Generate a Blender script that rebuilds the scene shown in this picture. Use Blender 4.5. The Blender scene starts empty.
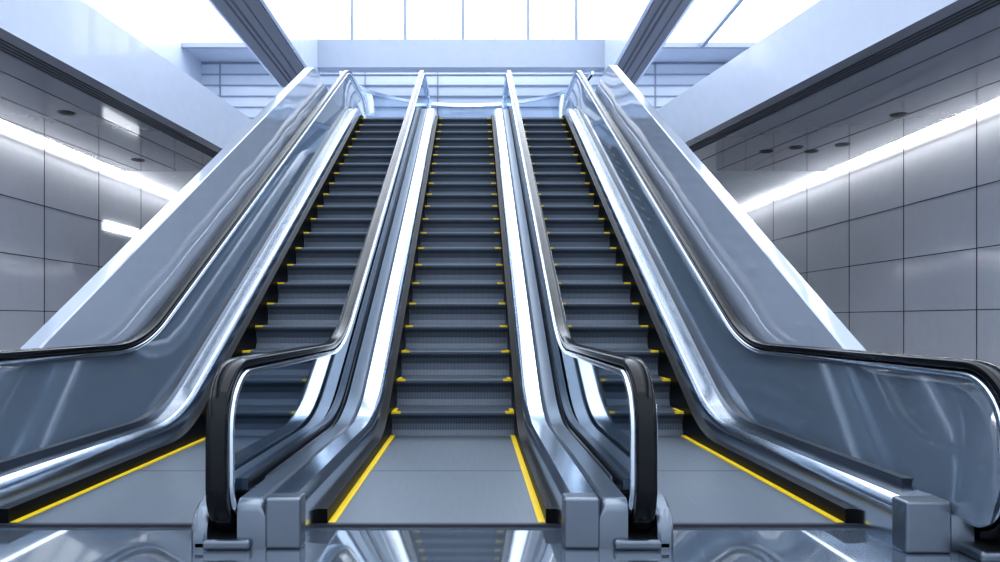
import bpy, math
from mathutils import Vector
T=math.tan(math.radians(30)); H=0.95; X0=-0.172
sc=bpy.context.scene
# ---------- materials ----------
def mat(name,col,rough=.4,metal=0,coat=0,emit=None,es=0,noise=0,nscale=(1,1,1),spec=None,alpha=None,wavy=0):
    m=bpy.data.materials.new(name); m.use_nodes=True
    nt=m.node_tree; b=nt.nodes['Principled BSDF']
    b.inputs['Base Color'].default_value=(*col,1); b.inputs['Roughness'].default_value=rough
    b.inputs['Metallic'].default_value=metal; b.inputs['Coat Weight'].default_value=coat
    b.inputs['Coat Roughness'].default_value=.03
    if alpha is not None: b.inputs['Alpha'].default_value=alpha
    if spec is not None: b.inputs['Specular IOR Level'].default_value=spec
    if emit: 
        b.inputs['Emission Color'].default_value=(*emit,1); b.inputs['Emission Strength'].default_value=es
    if noise:
        tc=nt.nodes.new('ShaderNodeTexCoord'); mp=nt.nodes.new('ShaderNodeMapping'); mp.inputs['Scale'].default_value=nscale
        n=nt.nodes.new('ShaderNodeTexNoise'); n.inputs['Scale'].default_value=6; n.inputs['Detail'].default_value=4
        nt.links.new(tc.outputs['Object'],mp.inputs['Vector']); nt.links.new(mp.outputs[0],n.inputs['Vector'])
        r=nt.nodes.new('ShaderNodeMapRange'); r.inputs['To Min'].default_value=max(.02,rough-noise); r.inputs['To Max'].default_value=rough+noise
        nt.links.new(n.outputs['Fac'],r.inputs['Value']); nt.links.new(r.outputs[0],b.inputs['Roughness'])
        mx=nt.nodes.new('ShaderNodeMixRGB'); mx.inputs[1].default_value=(*[c*.95 for c in col],1); mx.inputs[2].default_value=(*[min(1,c*1.04) for c in col],1)
        nt.links.new(n.outputs['Fac'],mx.inputs[0]); nt.links.new(mx.outputs[0],b.inputs['Base Color'])
        if wavy:
            n2=nt.nodes.new('ShaderNodeTexNoise'); n2.inputs['Scale'].default_value=.55; n2.inputs['Detail'].default_value=1
            nt.links.new(tc.outputs['Object'],n2.inputs['Vector'])
            bp=nt.nodes.new('ShaderNodeBump'); bp.inputs['Distance'].default_value=wavy; bp.inputs['Strength'].default_value=1
            nt.links.new(n2.outputs['Fac'],bp.inputs['Height']); nt.links.new(bp.outputs[0],b.inputs['Normal']); nt.links.new(bp.outputs[0],b.inputs['Coat Normal'])
    return m
steel=mat('brushed_steel',(.74,.80,.88),.17,1,noise=.05,nscale=(3,.3,3))
satin=mat('satin_steel',(.22,.25,.29),.3,.9,noise=.05,nscale=(3,3,3))
steel_d=mat('dark_steel',(.07,.085,.11),.3,.8,noise=.06,nscale=(3,.4,3))
plate_m=mat('landing_plate_metal',(.175,.205,.24),.42,.6,noise=.06,nscale=(8,.6,1))
rubber=mat('handrail_rubber',(.004,.005,.007),.16,0,spec=.35)
black=mat('black_skirt',(.0012,.0015,.002),.4,spec=.15)
yellow=mat('safety_yellow',(.90,.63,.01),.5)
white=mat('white_cladding',(.46,.51,.60),.1,0,coat=.8,noise=.03,wavy=.06)
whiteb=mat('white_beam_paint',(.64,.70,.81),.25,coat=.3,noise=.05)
backb=mat('white_beam_paint_dimmed',(.42,.47,.56),.3,coat=.2,noise=.04)  # the white beam paint darkened, so strong light doesn't blow out the back beam
tilem=mat('wall_panel_gloss',(.92,.93,.98),.09,.1,coat=.8,noise=.02,wavy=.045)
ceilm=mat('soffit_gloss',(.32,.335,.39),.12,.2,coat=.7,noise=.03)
joint=mat('joint_dark',(.04,.045,.06),.5)
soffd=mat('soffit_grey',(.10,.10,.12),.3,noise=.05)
floorm=mat('polished_floor',(.11,.135,.17),.05,.15,coat=1,noise=.015)
sky_e=mat('skylight_glow',(.9,.9,.9),.5,emit=(.90,.95,1),es=1.9)
led=mat('led_strip',(1,1,1),.5,emit=(1,.98,.95),es=6)
reflm=mat('reflection_glow',(1,1,1),.5,emit=(.9,.95,1),es=1.3)  # emission that imitates a reflection of lights on the left wall
mull=mat('mullion_grey',(.30,.34,.42),.4)
slate=mat('slate_glass_panel',(.12,.155,.20),.05,0,coat=.5,noise=.02,alpha=.90)
stepm=bpy.data.materials.new('grooved_step'); stepm.use_nodes=True
nt=stepm.node_tree; b=nt.nodes['Principled BSDF']
tc=nt.nodes.new('ShaderNodeTexCoord'); w=nt.nodes.new('ShaderNodeTexWave'); w.bands_direction='X'
w.inputs['Scale'].default_value=24; nt.links.new(tc.outputs['Object'],w.inputs['Vector'])
mx=nt.nodes.new('ShaderNodeMixRGB'); mx.inputs[1].default_value=(.064,.078,.098,1); mx.inputs[2].default_value=(.132,.156,.19,1)
nt.links.new(w.outputs['Fac'],mx.inputs[0]); nt.links.new(mx.outputs[0],b.inputs['Base Color'])
bp=nt.nodes.new('ShaderNodeBump'); bp.inputs['Distance'].default_value=.003; bp.inputs['Strength'].default_value=.4
nt.links.new(w.outputs['Fac'],bp.inputs['Height']); nt.links.new(bp.outputs[0],b.inputs['Normal'])
b.inputs['Metallic'].default_value=.35; b.inputs['Roughness'].default_value=.34
def glassmat(name,tint,gl=(.8,.87,.95)):
    m=bpy.data.materials.new(name); m.use_nodes=True; nt=m.node_tree; nt.nodes.clear()
    o=nt.nodes.new('ShaderNodeOutputMaterial'); t=nt.nodes.new('ShaderNodeBsdfTransparent'); t.inputs[0].default_value=(*tint,1)
    g=nt.nodes.new('ShaderNodeBsdfGlossy'); g.inputs['Roughness'].default_value=.04; g.inputs[0].default_value=(*gl,1)
    f=nt.nodes.new('ShaderNodeFresnel'); f.inputs['IOR'].default_value=1.4
    s=nt.nodes.new('ShaderNodeMixShader'); nt.links.new(f.outputs[0],s.inputs[0]); nt.links.new(t.outputs[0],s.inputs[1]); nt.links.new(g.outputs[0],s.inputs[2]); nt.links.new(s.outputs[0],o.inputs[0])
    return m
glass=glassmat('tinted_glass',(.52,.62,.71),(.55,.63,.72)); glass_c=glassmat('clear_glass',(.72,.80,.87))

# ---------- helpers ----------
def empty(name,loc=(0,0,0)):
    e=bpy.data.objects.new(name,None); e.location=loc; sc.collection.objects.link(e); return e
def mesh(name,V,F,m,parent=None,smooth=False,mi=None):
    me=bpy.data.meshes.new(name); me.from_pydata(V,[],F)
    for q in (m if isinstance(m,list) else [m]): me.materials.append(q)
    if mi: me.polygons.foreach_set('material_index',mi)
    if smooth: me.polygons.foreach_set('use_smooth',[True]*len(F))
    me.update(); o=bpy.data.objects.new(name,me); sc.collection.objects.link(o)
    if parent: o.parent=parent
    import bmesh
    bm=bmesh.new(); bm.from_mesh(me); bmesh.ops.recalc_face_normals(bm,faces=bm.faces); bm.to_mesh(me); bm.free()
    if smooth: 
        md=o.modifiers.new('es','EDGE_SPLIT'); md.split_angle=math.radians(35)
    return o
def boxes(name,bs,m,parent=None,bevel=0,mi=None):
    V=[];F=[];MI=[]
    for j,(x0,x1,y0,y1,z0,z1) in enumerate(bs):
        x0,x1=min(x0,x1),max(x0,x1)
        n=len(V); V+=[(x,y,z) for x in (x0,x1) for y in (y0,y1) for z in (z0,z1)]
        F+=[tuple(n+i for i in f) for f in ((0,1,3,2),(4,6,7,5),(0,4,5,1),(2,3,7,6),(0,2,6,4),(1,5,7,3))]
        if mi: MI+=[mi[j]]*6
    o=mesh(name,V,F,m,parent,mi=MI if mi else None)
    if bevel:
        md=o.modifiers.new('b','BEVEL'); md.width=bevel; md.segments=4
    return o
def loft(name,rings,m,parent=None,smooth=True):
    n=len(rings[0]); V=[p for r in rings for p in r]; F=[]
    for i in range(len(rings)-1):
        for j in range(n):
            k=(j+1)%n; F.append((i*n+j,i*n+k,(i+1)*n+k,(i+1)*n+j))
    F.append(tuple(range(n))[::-1]); F.append(tuple((len(rings)-1)*n+j for j in range(n)))
    return mesh(name,V,F,m,parent,smooth)
def fillet(pts,rad,seg=10):
    out=[pts[0]]
    for i in range(1,len(pts)-1):
        p=Vector(pts[i]); a=(Vector(pts[i-1])-p); c=(Vector(pts[i+1])-p); la,lc=a.length,c.length; a/=la; c/=lc
        r=rad[i-1]; ang=a.angle(c); t=min(r/math.tan(ang/2),la*.49,lc*.49); r=t*math.tan(ang/2)
        p0=p+a*t; cen=p+(a+c).normalized()*(r/math.sin(ang/2)); v0=p0-cen; v1=p+c*t-cen
        tot=math.atan2(v0.x*v1.y-v0.y*v1.x,v0.dot(v1))
        for s in range(seg+1):
            q=tot*s/seg; out.append((cen.x+v0.x*math.cos(q)-v0.y*math.sin(q),cen.y+v0.x*math.sin(q)+v0.y*math.cos(q)))
    out.append(pts[-1]); return out
def interp(path,y):
    if y<=path[0][0]: return path[0][1]
    for a,c in zip(path,path[1:]):
        if a[0]<=y<=c[0]: return a[1]+(c[1]-a[1])*((y-a[0])/max(1e-9,c[0]-a[0]))
    return path[-1][1]
def ztop(path,y):
    z=-9
    for a,c in zip(path,path[1:]):
        lo,hi=min(a[0],c[0]),max(a[0],c[0])
        if lo<=y<=hi and hi-lo>1e-6: z=max(z,a[1]+(c[1]-a[1])*(y-a[0])/(c[0]-a[0]))
    return z
def sweep(name,path,w,h,n0,X,m,parent,power=.6,seg=16):
    rings=[]
    for i,p in enumerate(path):
        a=path[max(0,i-1)]; c=path[min(len(path)-1,i+1)]; d=Vector((c[0]-a[0],c[1]-a[1])).normalized(); nn=(-d.y,d.x)
        r=[]
        for s in range(seg):
            t=2*math.pi*s/seg; cx=math.copysign(abs(math.cos(t))**power,math.cos(t))*w/2; cn=math.copysign(abs(math.sin(t))**power,math.sin(t))*h/2+n0
            r.append((X+cx,p[0]+nn[0]*cn,p[1]+nn[1]*cn))
        rings.append(r)
    return loft(name,rings,m,parent)
def incl(b,z): return (z-H-b)/T     # Y where line Z-H=T*Y+b reaches z
LZ=4.82; BN=-4.155
# ---------- paths ----------
bh=-3.38
def hrpath(yf): return fillet([(yf+.40,.075),(yf,.075),(yf,.76),(incl(bh,.76),.76),(incl(bh,6.03),6.03),(16.9,6.03),(16.9,5.05),(16.5,5.05)],[.2,.27,1.6,1.6,.4,.15],12)
hr_in=hrpath(2.94); hr_out=hrpath(2.78)
bd=BN+.28
dk=fillet([(3.0,.21),(incl(bd,.21),.21),(incl(bd,LZ+.21),LZ+.21),(16.7,LZ+.21)],[1.5,1.5],12)
bs_=BN+.13
sk=fillet([(3.05,.08),(incl(bs_,.08),.08),(incl(bs_,LZ+.08),LZ+.08),(16.6,LZ+.08)],[1.2,1.2],12)
bt=[(2.9,0.0),(incl(-4.75,0),0.0),(incl(-4.75,LZ-.3),LZ-.3),(17,LZ-.3)]
def ysamp(path,y0,y1,step=.25):
    s={round(p[0],4) for p in path if y0<=p[0]<=y1}|{y0,y1}
    y=y0
    while y<y1: s.add(round(y,4)); y+=step
    return sorted(s)
def deck(name,xi,xo,sg,parent,y0=3.0,m=None,dz=0,rf=.05):
    """low deck between steps and glass; front end rounds down to the floor (radius rf)"""
    d=1 if xo>xi else -1; rings=[]
    ys=[y0+rf*(1-math.cos(math.pi/2*q/6)) for q in range(7)]
    for y in ys+ysamp(dk,y0+rf+.01,16.7):
        zt=interp(dk,y)+dz
        if y<y0+rf: zt-=rf*(1-math.sqrt(max(0,1-((y0+rf-y)/rf)**2)))
        zb=min(interp(bt,y),zt-.05)
        rings.append([(X0+sg*x,y,z) for x,z in ((xi,zb),(xi,zt-.05),(xi+d*.012,zt-.02),(xi+d*.035,zt),(xo,zt),(xo,zb))])
    return loft(name,rings,m or steel,parent)
def skirt(name,xa,xb,sg,parent):
    rings=[]
    for y in ysamp(sk,3.34,16.6):
        zt=interp(sk,y); zb=interp(bt,y)-.01
        rings.append([(X0+sg*x,y,z) for x,z in ((xa,zb),(xa,zt),(xb,zt),(xb,zb))])
    return loft(name,rings,black,parent)
def glasspanel(name,Xb,Xt,hr,parent,m=glass):
    V=[];F=[];yf=min(p[0] for p in hr)
    ys=[yf+d for d in (.01,.02,.04,.07,.12,.17,.22,.3)]+[3.4+.25*i for i in range(53)]+[16.75,16.85]
    for y in ys:
        zt=ztop(hr,y)-.02; zb=max(.1,interp(dk,y)-.05)
        f=max(0,min(1,(zt-zb)/.5))
        V+=[(Xb if f>=1 else Xt+(Xb-Xt)*f,y,zb),(Xt,y,max(zt,zb+.01))]
    for i in range(len(ys)-1): F.append((2*i,2*i+2,2*i+3,2*i+1))
    return mesh(name,V,F,m,parent,True)
def cheek(name,xa,xb,y0,y1,h,parent,r=.16):
    """rounded-front low side cover of the newel"""
    prof=[(y0+r-r*math.sin(math.pi/2*q/10),h-r+r*math.cos(math.pi/2*q/10)) for q in range(11)][::-1]
    rings=[]
    pts=[(y0,0)]+prof+[(y1,h),(y1,0)]
    b=.012
    for x,ins in ((xa,b),(xa+b*(1 if xb>xa else -1),0),(xb-b*(1 if xb>xa else -1),0),(xb,b)):
        rings.append([(x,min(max(y,y0+ins),y1),max(0,z-ins) if z>0 else 0) for y,z in pts])
    return loft(name,rings,satin,parent)
def balustrade(pfx,off,sg,parent,hr,gb=None,gm=glass,y1=5.3):
    X=X0+sg*off; XB=X0+sg*(gb if gb is not None else off)
    sweep(pfx+'_handrail',hr,.088,.05,0,X,rubber,parent)
    sweep(pfx+'_handrail_track',hr,.112,.03,-.04,X,steel,parent,.4)
    glasspanel(pfx+'_glass',XB,X,hr,parent,gm)
    rings=[]
    for y in ysamp(dk,3.25,16.7):
        z=interp(dk,y); rings.append([(XB-.028,y,z-.04),(XB-.028,y,z+.03),(XB+.028,y,z+.03),(XB+.028,y,z-.04)])
    loft(pfx+'_glass_shoe',rings,steel_d,parent)
    yf=min(p[0] for p in hr)
    cheek(pfx+'_newel_cover_outer',X+sg*.06,X+sg*.125,yf+.04,y1,.20,parent)
    boxes(pfx+'_newel_base',[(X-.12,X+.12,yf+.04,yf+.7,0,.045)],satin,parent,.015)
    boxes(pfx+'_newel_entry',[(X-.06,X+.06,yf+.30,yf+.42,.0,.19)],black,parent,.01)
    boxes(pfx+'_top_foot',[(X-.1,X+.1,16.35,17.0,LZ-.02,LZ+.3)],steel,parent,.03)
def steps(cx,w,parent):
    x0,x1=cx-w/2,cx+w/2; prof=[(5.9,0.0)]
    for k in range(21):
        yn=5.9+.4*k; zn=.2+.4*T*k; r=.2 if k==0 else .4*T
        for dy,dz in ((.018,-.97),(.045,-.75),(.05,-.5),(.035,-.28),(.008,-.16),(0,-.10),(0,-.02),(.006,0)):
            prof.append((yn+dy,zn+dz*r))
    prof.append((14.3,prof[-1][1]))
    V=[];F=[]
    for y,z in prof: V+=[(x0,y,z),(x1,y,z)]
    for i in range(len(prof)-1): F.append((2*i,2*i+1,2*i+3,2*i+2))
    mesh('steps',V,F,stepm,parent)
    bs=[];ye=[]
    for k in range(21):
        yn=5.9+.4*k; zn=.2+.4*T*k
        bs.append((x0+.004,x1-.004,yn-.004,yn+.012,zn-.007,zn+.003))
        for a,c in ((x0+.002,x0+.075),(x1-.075,x1-.002)): ye.append((a,c,yn-.008,yn+.02,zn-.012,zn+.006))
        for a,c in ((x0+.002,x0+.035),(x1-.035,x1-.002)): ye.append((a,c,yn,yn+.4,zn-.01,zn+.004))
    boxes('step_nosings',bs,satin,parent); boxes('step_yellow_edges',ye,yellow,parent)
    boxes('landing_plate',[(x0,x1,3.35,4.5,0,.012),(x0,x1,4.53,5.9,0,.008)],plate_m,parent)
    boxes('comb_line',[(x0,x1,4.5,4.53,0,.010),(x0-.06,x1+.06,3.32,3.35,0,.014)],[joint],parent)
    boxes('plate_yellow_edges',[(x0-.005,x0+.031,3.35,5.88,0,.016),(x1-.031,x1+.005,3.35,5.88,0,.016)],yellow,parent)
    boxes('plate_surround',[(x0-.06,x0-.004,3.33,5.95,0,.006),(x1+.004,x1+.06,3.33,5.95,0,.006)],black,parent)
    boxes('upper_landing_plate',[(x0,x1,14.25,16.6,LZ-.02,LZ+.012)],plate_m,parent)

SI=1.05
for i in range(3):
    s=(0,-1,1)[i]; SO=(0,1.97,1.88)[i]
    e=empty('escalator' if i==0 else 'escalator.%03d'%i)
    if i==0: steps(X0,1.0,e)
    else: steps(X0+s*(SI+SO)/2,SO-SI,e)
    if i==0:
        for s,n in ((-1,'left'),(1,'right')):
            skirt('skirt_'+n,.503,.56,s,e); deck('inner_deck_'+n,.55,.69,s,e,3.03); balustrade('balustrade_'+n,.87,s,e,hr_in)
            boxes('deck_end_dim_cap_'+n,[(X0+s*.546,X0+s*.694,3.0,3.1,0,.213)],satin,e,.012)  # added darker cap: dimmer reflection put into the colour of the deck's front face
            deck('deck_infill_'+n,.69,.812,s,e,3.01,satin,-.008); deck('deck_infill_back_'+n,.812,.86,s,e,3.5,steel_d,-.012)
            skirt('divider_skirt_'+n,1.0,SI-.004,s,e); deck('divider_deck_'+n,1.01,.88,s,e,3.6)
    else:
        OO=(0,2.38,2.27)[i]; OC=(0,2.52,2.41)[i]; bc=(0,-2.77,-2.70)[i]
        skirt('skirt_outer',SO+.003,SO+.06,s,e); deck('outer_deck',SO+.05,SO+.23,s,e,2.97)
        boxes('deck_end_dim_cap',[(X0+s*(SO+.046),X0+s*(SO+.234),2.94,3.05,0,.213)],satin,e,.012)  # same added cap, darkens the bright reflection on the outer deck end
        deck('deck_infill_outer',SO+.23,OO-.055,s,e,2.96,satin,-.01); deck('deck_infill_back',OC+.01,OO-.055,s,e,3.3,steel_d,-.012); balustrade('balustrade_outer',OO,s,e,hr_out,SO+.24,slate,3.3)
        top=fillet([(3.12,0.02),(3.12,.66),(incl(bc,.66),.66),(incl(bc,5.2),5.2),(17.0,5.2)],[.3,.5,.5],10)
        bot=[(3.0,0.0),(incl(-5.3,0),0.0),(incl(-5.3,LZ-.9),LZ-.9),(17,LZ-.9)]
        rings=[]
        for y in [3.125,3.14,3.17,3.22,3.3,3.4]+ysamp(top,3.5,17.0,.3):
            zt=ztop(top,y) if y<16.99 else 5.2; zb=interp(bot,y)
            rings.append([(X0+s*x,y,z) for x,z in ((OC,zb),(OC,zt-.01),(OC+.01,zt),(OC+.12,zt),(OC+.13,zt-.01),(OC+.13,zb))])
        loft('side_cladding',rings,white,e)

# ---------- building ----------
boxes('floor',[(-7.6,7.6,-6,22.2,-.2,0)],floorm)
WL,WR=-7.35,7.35
def tilewall(name,x,s):
    bs=[(min(x,x+s*.25),max(x,x+s*.25),-6,22.2,0,4.0)];mi=[0]
    for z in (.2,1.1,2.0,2.9): bs.append((x-.004,x+.004,-6,22,z-.007,z+.007));mi.append(1)
    y=-5.6
    while y<22: bs.append((x-.004,x+.004,y-.009,y+.009,0,3.9));mi.append(1); y+=1.8
    return boxes(name,bs,[tilem,joint],mi=mi)
tilewall('wall_left',WL,-1); tilewall('wall_right',WR,1)
boxes('wall_back',[(-7.6,7.6,22,22.25,0,4)],tilem)
fr=lambda y:5.75-.178*y
fl=lambda y:-5.50+.086*y
SB,ST=3.95,LZ
def slab(name,f,xe):
    V=[]
    for y in (-6,14.6):
        for x in (f(y),xe):
            for z in (SB,ST): V.append((x,y,z))
    F=[(0,1,3,2),(4,6,7,5),(0,4,5,1),(2,3,7,6),(0,2,6,4),(1,5,7,3)]
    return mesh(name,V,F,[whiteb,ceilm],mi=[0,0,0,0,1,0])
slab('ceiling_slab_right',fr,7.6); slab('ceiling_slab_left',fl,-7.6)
boxes('floor_upper',[(-7.6,7.6,14.6,22.2,SB,LZ-.02)],[whiteb])
def strip(name,f,o1,o2,s,z0,z1,m,y0=-6,y1=14.5,parent=None):
    V=[]
    for y in (y0,y1):
        for o in (o1,o2):
            for z in (z0,z1): V.append((f(y)+s*o,y,z))
    return mesh(name,V,[(0,1,3,2),(4,6,7,5),(0,4,5,1),(2,3,7,6),(0,2,6,4),(1,5,7,3)],m,parent)
for n,f,s in (('right',fr,1),('left',fl,-1)):
    g=empty('ceiling_air_grille' if n=='right' else 'ceiling_air_grille.001')
    for j in range(4): strip('slot_%d'%j,f,.22+.07*j,.255+.07*j,s,SB-.006,SB+.01,joint,parent=g)
    for j in range(3): strip('panel_joint_%d'%j,f,.95+.75*j,.962+.75*j,s,SB-.004,SB+.01,joint,parent=g)
boxes('trim_led_right',[(WR-.05,WR-.01,-6,22,SB-.04,SB-.01)],led)
boxes('trim_led_left',[(WL+.01,WL+.05,-6,22,SB-.04,SB-.01)],led)
def area(name,x,y,z,sx,sy,rot,en,col=(.93,.96,1)):
    l=bpy.data.lights.new(name,'AREA'); l.shape='RECTANGLE'; l.size=sx; l.size_y=sy; l.energy=en; l.color=col
    o=bpy.data.objects.new(name,l); sc.collection.objects.link(o); o.location=(x,y,z); o.rotation_euler=rot; return o
area('cove_lamp',WR-.12,9,SB-.05,.04,24,(0,math.radians(38),0),95)
area('cove_lamp.001',WL+.12,9,SB-.05,.04,24,(0,math.radians(-38),0),95)
def disc(name,x,y,z,r,m,parent=None,h=.02):
    V=[(x+r*math.cos(2*math.pi*i/24),y+r*math.sin(2*math.pi*i/24),zz) for zz in (z-h,z) for i in range(24)]
    F=[(i,(i+1)%24,24+(i+1)%24,24+i) for i in range(24)]+[tuple(range(24))[::-1],tuple(range(24,48))]
    return mesh(name,V,F,m,parent)
k=0
for x,y in ((6.0,12.9),(5.6,12.6),(6.3,12.4),(5.2,12.9),(6.2,10.6),(-6.3,13.6),(-5.9,10.5),(6.3,8)):
    e=empty('recessed_downlight' if k==0 else 'recessed_downlight.%03d'%k); k+=1
    disc('housing',x,y,SB,.10,black,e,.012); disc('ring',x,y,SB+.001,.12,steel_d,e,.01)
boxes('wall_reflection_glow',[(WL,WL+.05,14.4,15.8,2.74,2.93)],reflm)  # added glowing box in place of a reflection, no lamp here
def beam(name,x0,x1,y0,y1,z0,z1):
    e=empty(name)
    boxes('body',[(x0,x1,y0,y1,z0,z1)],whiteb,e)
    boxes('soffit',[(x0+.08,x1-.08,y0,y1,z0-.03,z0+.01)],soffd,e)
    c=(x0+x1)/2
    boxes('slots',[(c-.2,c-.15,y0,y1,z0-.036,z0),(c-.08,c-.03,y0,y1,z0-.036,z0),(c+.15,c+.18,y0,y1,z0-.036,z0)],joint,e)
beam('ceiling_beam',3.30,4.15,-2,18.6,6.95,9.9)
beam('ceiling_beam.001',-5.0,-3.95,-2,18.6,6.95,9.9)
boxes('trim_back_beam',[(-3.95,3.3,18.3,18.7,7.33,8.04)],backb)
def skylight(name,x0,x1,y0,y1,z,dx,dy):
    e=empty(name); boxes('glazing',[(x0,x1,y0,y1,z,z+.05)],sky_e,e); bs=[]
    n=round((x1-x0)/dx)
    for i in range(1,n): x=x0+(x1-x0)*i/n; bs.append((x-.05,x+.05,y0,y1,z-.14,z+.01))
    n=round((y1-y0)/dy)
    for i in range(n+1): y=y0+(y1-y0)*i/n; bs.append((x0,x1,y-.05,y+.05,z-.12,z+.01))
    boxes('mullions',bs,mull,e)
skylight('window_1',-3.95,3.3,-2,18.6,9.85,1.45,2.6)
skylight('window_2',4.15,7.5,-2,18.6,8.05,1.7,3.2)
skylight('window_3',-7.5,-5.0,-2,18.6,8.05,2.5,3.2)
e=empty('window_4'); boxes('glazing',[(-3.95,3.3,18.6,18.65,8.04,9.9)],sky_e,e)
boxes('mullions',[(x-.04,x+.04,18.4,18.6,8.04,9.9) for x in (-3.1,-1.75,-.28,1.38,2.6)]+[(x-.012,x+.012,18.5,18.6,8.04,9.9) for x in (-2.4,-1.0,.55,2.0)],mull,e)
bs=[(-7.6,7.6,20,20.2,LZ,9.9)];mi=[0]
for i in range(12): bs.append((-7.6,7.6,19.95,20.01,5.3+.3*i,5.33+.3*i));mi.append(1)
for x in range(-7,8,2): bs.append((x-.02,x+.02,19.97,20.01,LZ,9.9));mi.append(1)
boxes('wall_upper_back',bs,[whiteb,mull],mi=mi)
boxes('wall_upper_left',[(-7.6,-7.5,-2,20,LZ,8.1)],whiteb); boxes('wall_upper_right',[(7.5,7.6,-2,20,LZ,8.1)],whiteb)
boxes('ceiling_upper_back',[(-7.6,-5.0,18.6,20,8.05,8.15),(4.15,7.6,18.6,20,8.05,8.15)],whiteb)
def curved(name,cx,cy,rx,ry,z0,z1):
    e=empty(name); V=[];F=[];N=28
    for i in range(N+1):
        a=math.pi*i/N; V+=[(cx+rx*math.cos(a),cy+ry*math.sin(a),z) for z in (z0,z1)]
    for i in range(N): F.append((2*i,2*i+2,2*i+3,2*i+1))
    mesh('glass',V,F,glass_c,e,True)
    for zz,t in ((z1,.08),((z0+z1)/2+.2,.035),(z0+.05,.08)):
        rings=[]
        for i in range(N+1):
            a=math.pi*i/N
            rings.append([(cx+(rx+u)*math.cos(a),cy+(ry+u)*math.sin(a),zz+v) for u,v in ((-.03,-t/2),(.03,-t/2),(.03,t/2),(-.03,t/2))])
        loft('rail',rings,steel,e)
curved('glass_railing',X0,17.0,2.95,2.6,LZ-.02,6.75)

# ---------- world, camera ----------
w=bpy.data.worlds.new('World'); sc.world=w; w.use_nodes=True; nt=w.node_tree; bg=nt.nodes['Background']
tc=nt.nodes.new('ShaderNodeTexCoord'); sx=nt.nodes.new('ShaderNodeSeparateXYZ'); cr=nt.nodes.new('ShaderNodeValToRGB')
nt.links.new(tc.outputs['Generated'],sx.inputs[0]); nt.links.new(sx.outputs['Z'],cr.inputs[0]); nt.links.new(cr.outputs[0],bg.inputs[0])
cr.color_ramp.elements[0].color=(.52,.60,.73,1); cr.color_ramp.elements[0].position=0.0
cr.color_ramp.elements[1].color=(.76,.86,1,1); cr.color_ramp.elements[1].position=.6
bg.inputs[1].default_value=1.3
cd=bpy.data.cameras.new('camera'); co=bpy.data.objects.new('camera',cd); sc.collection.objects.link(co)
co.location=(0,0,H); co.rotation_euler=(math.pi/2,0,0); cd.sensor_width=36; cd.lens=.725*36; cd.shift_x=.026; cd.shift_y=.039
cd.clip_start=.05; sc.camera=co
sc.view_settings.view_transform='Standard'
sc.view_settings.exposure=.32
try: sc.view_settings.look='Medium High Contrast'
except Exception as ex: print('look',ex)
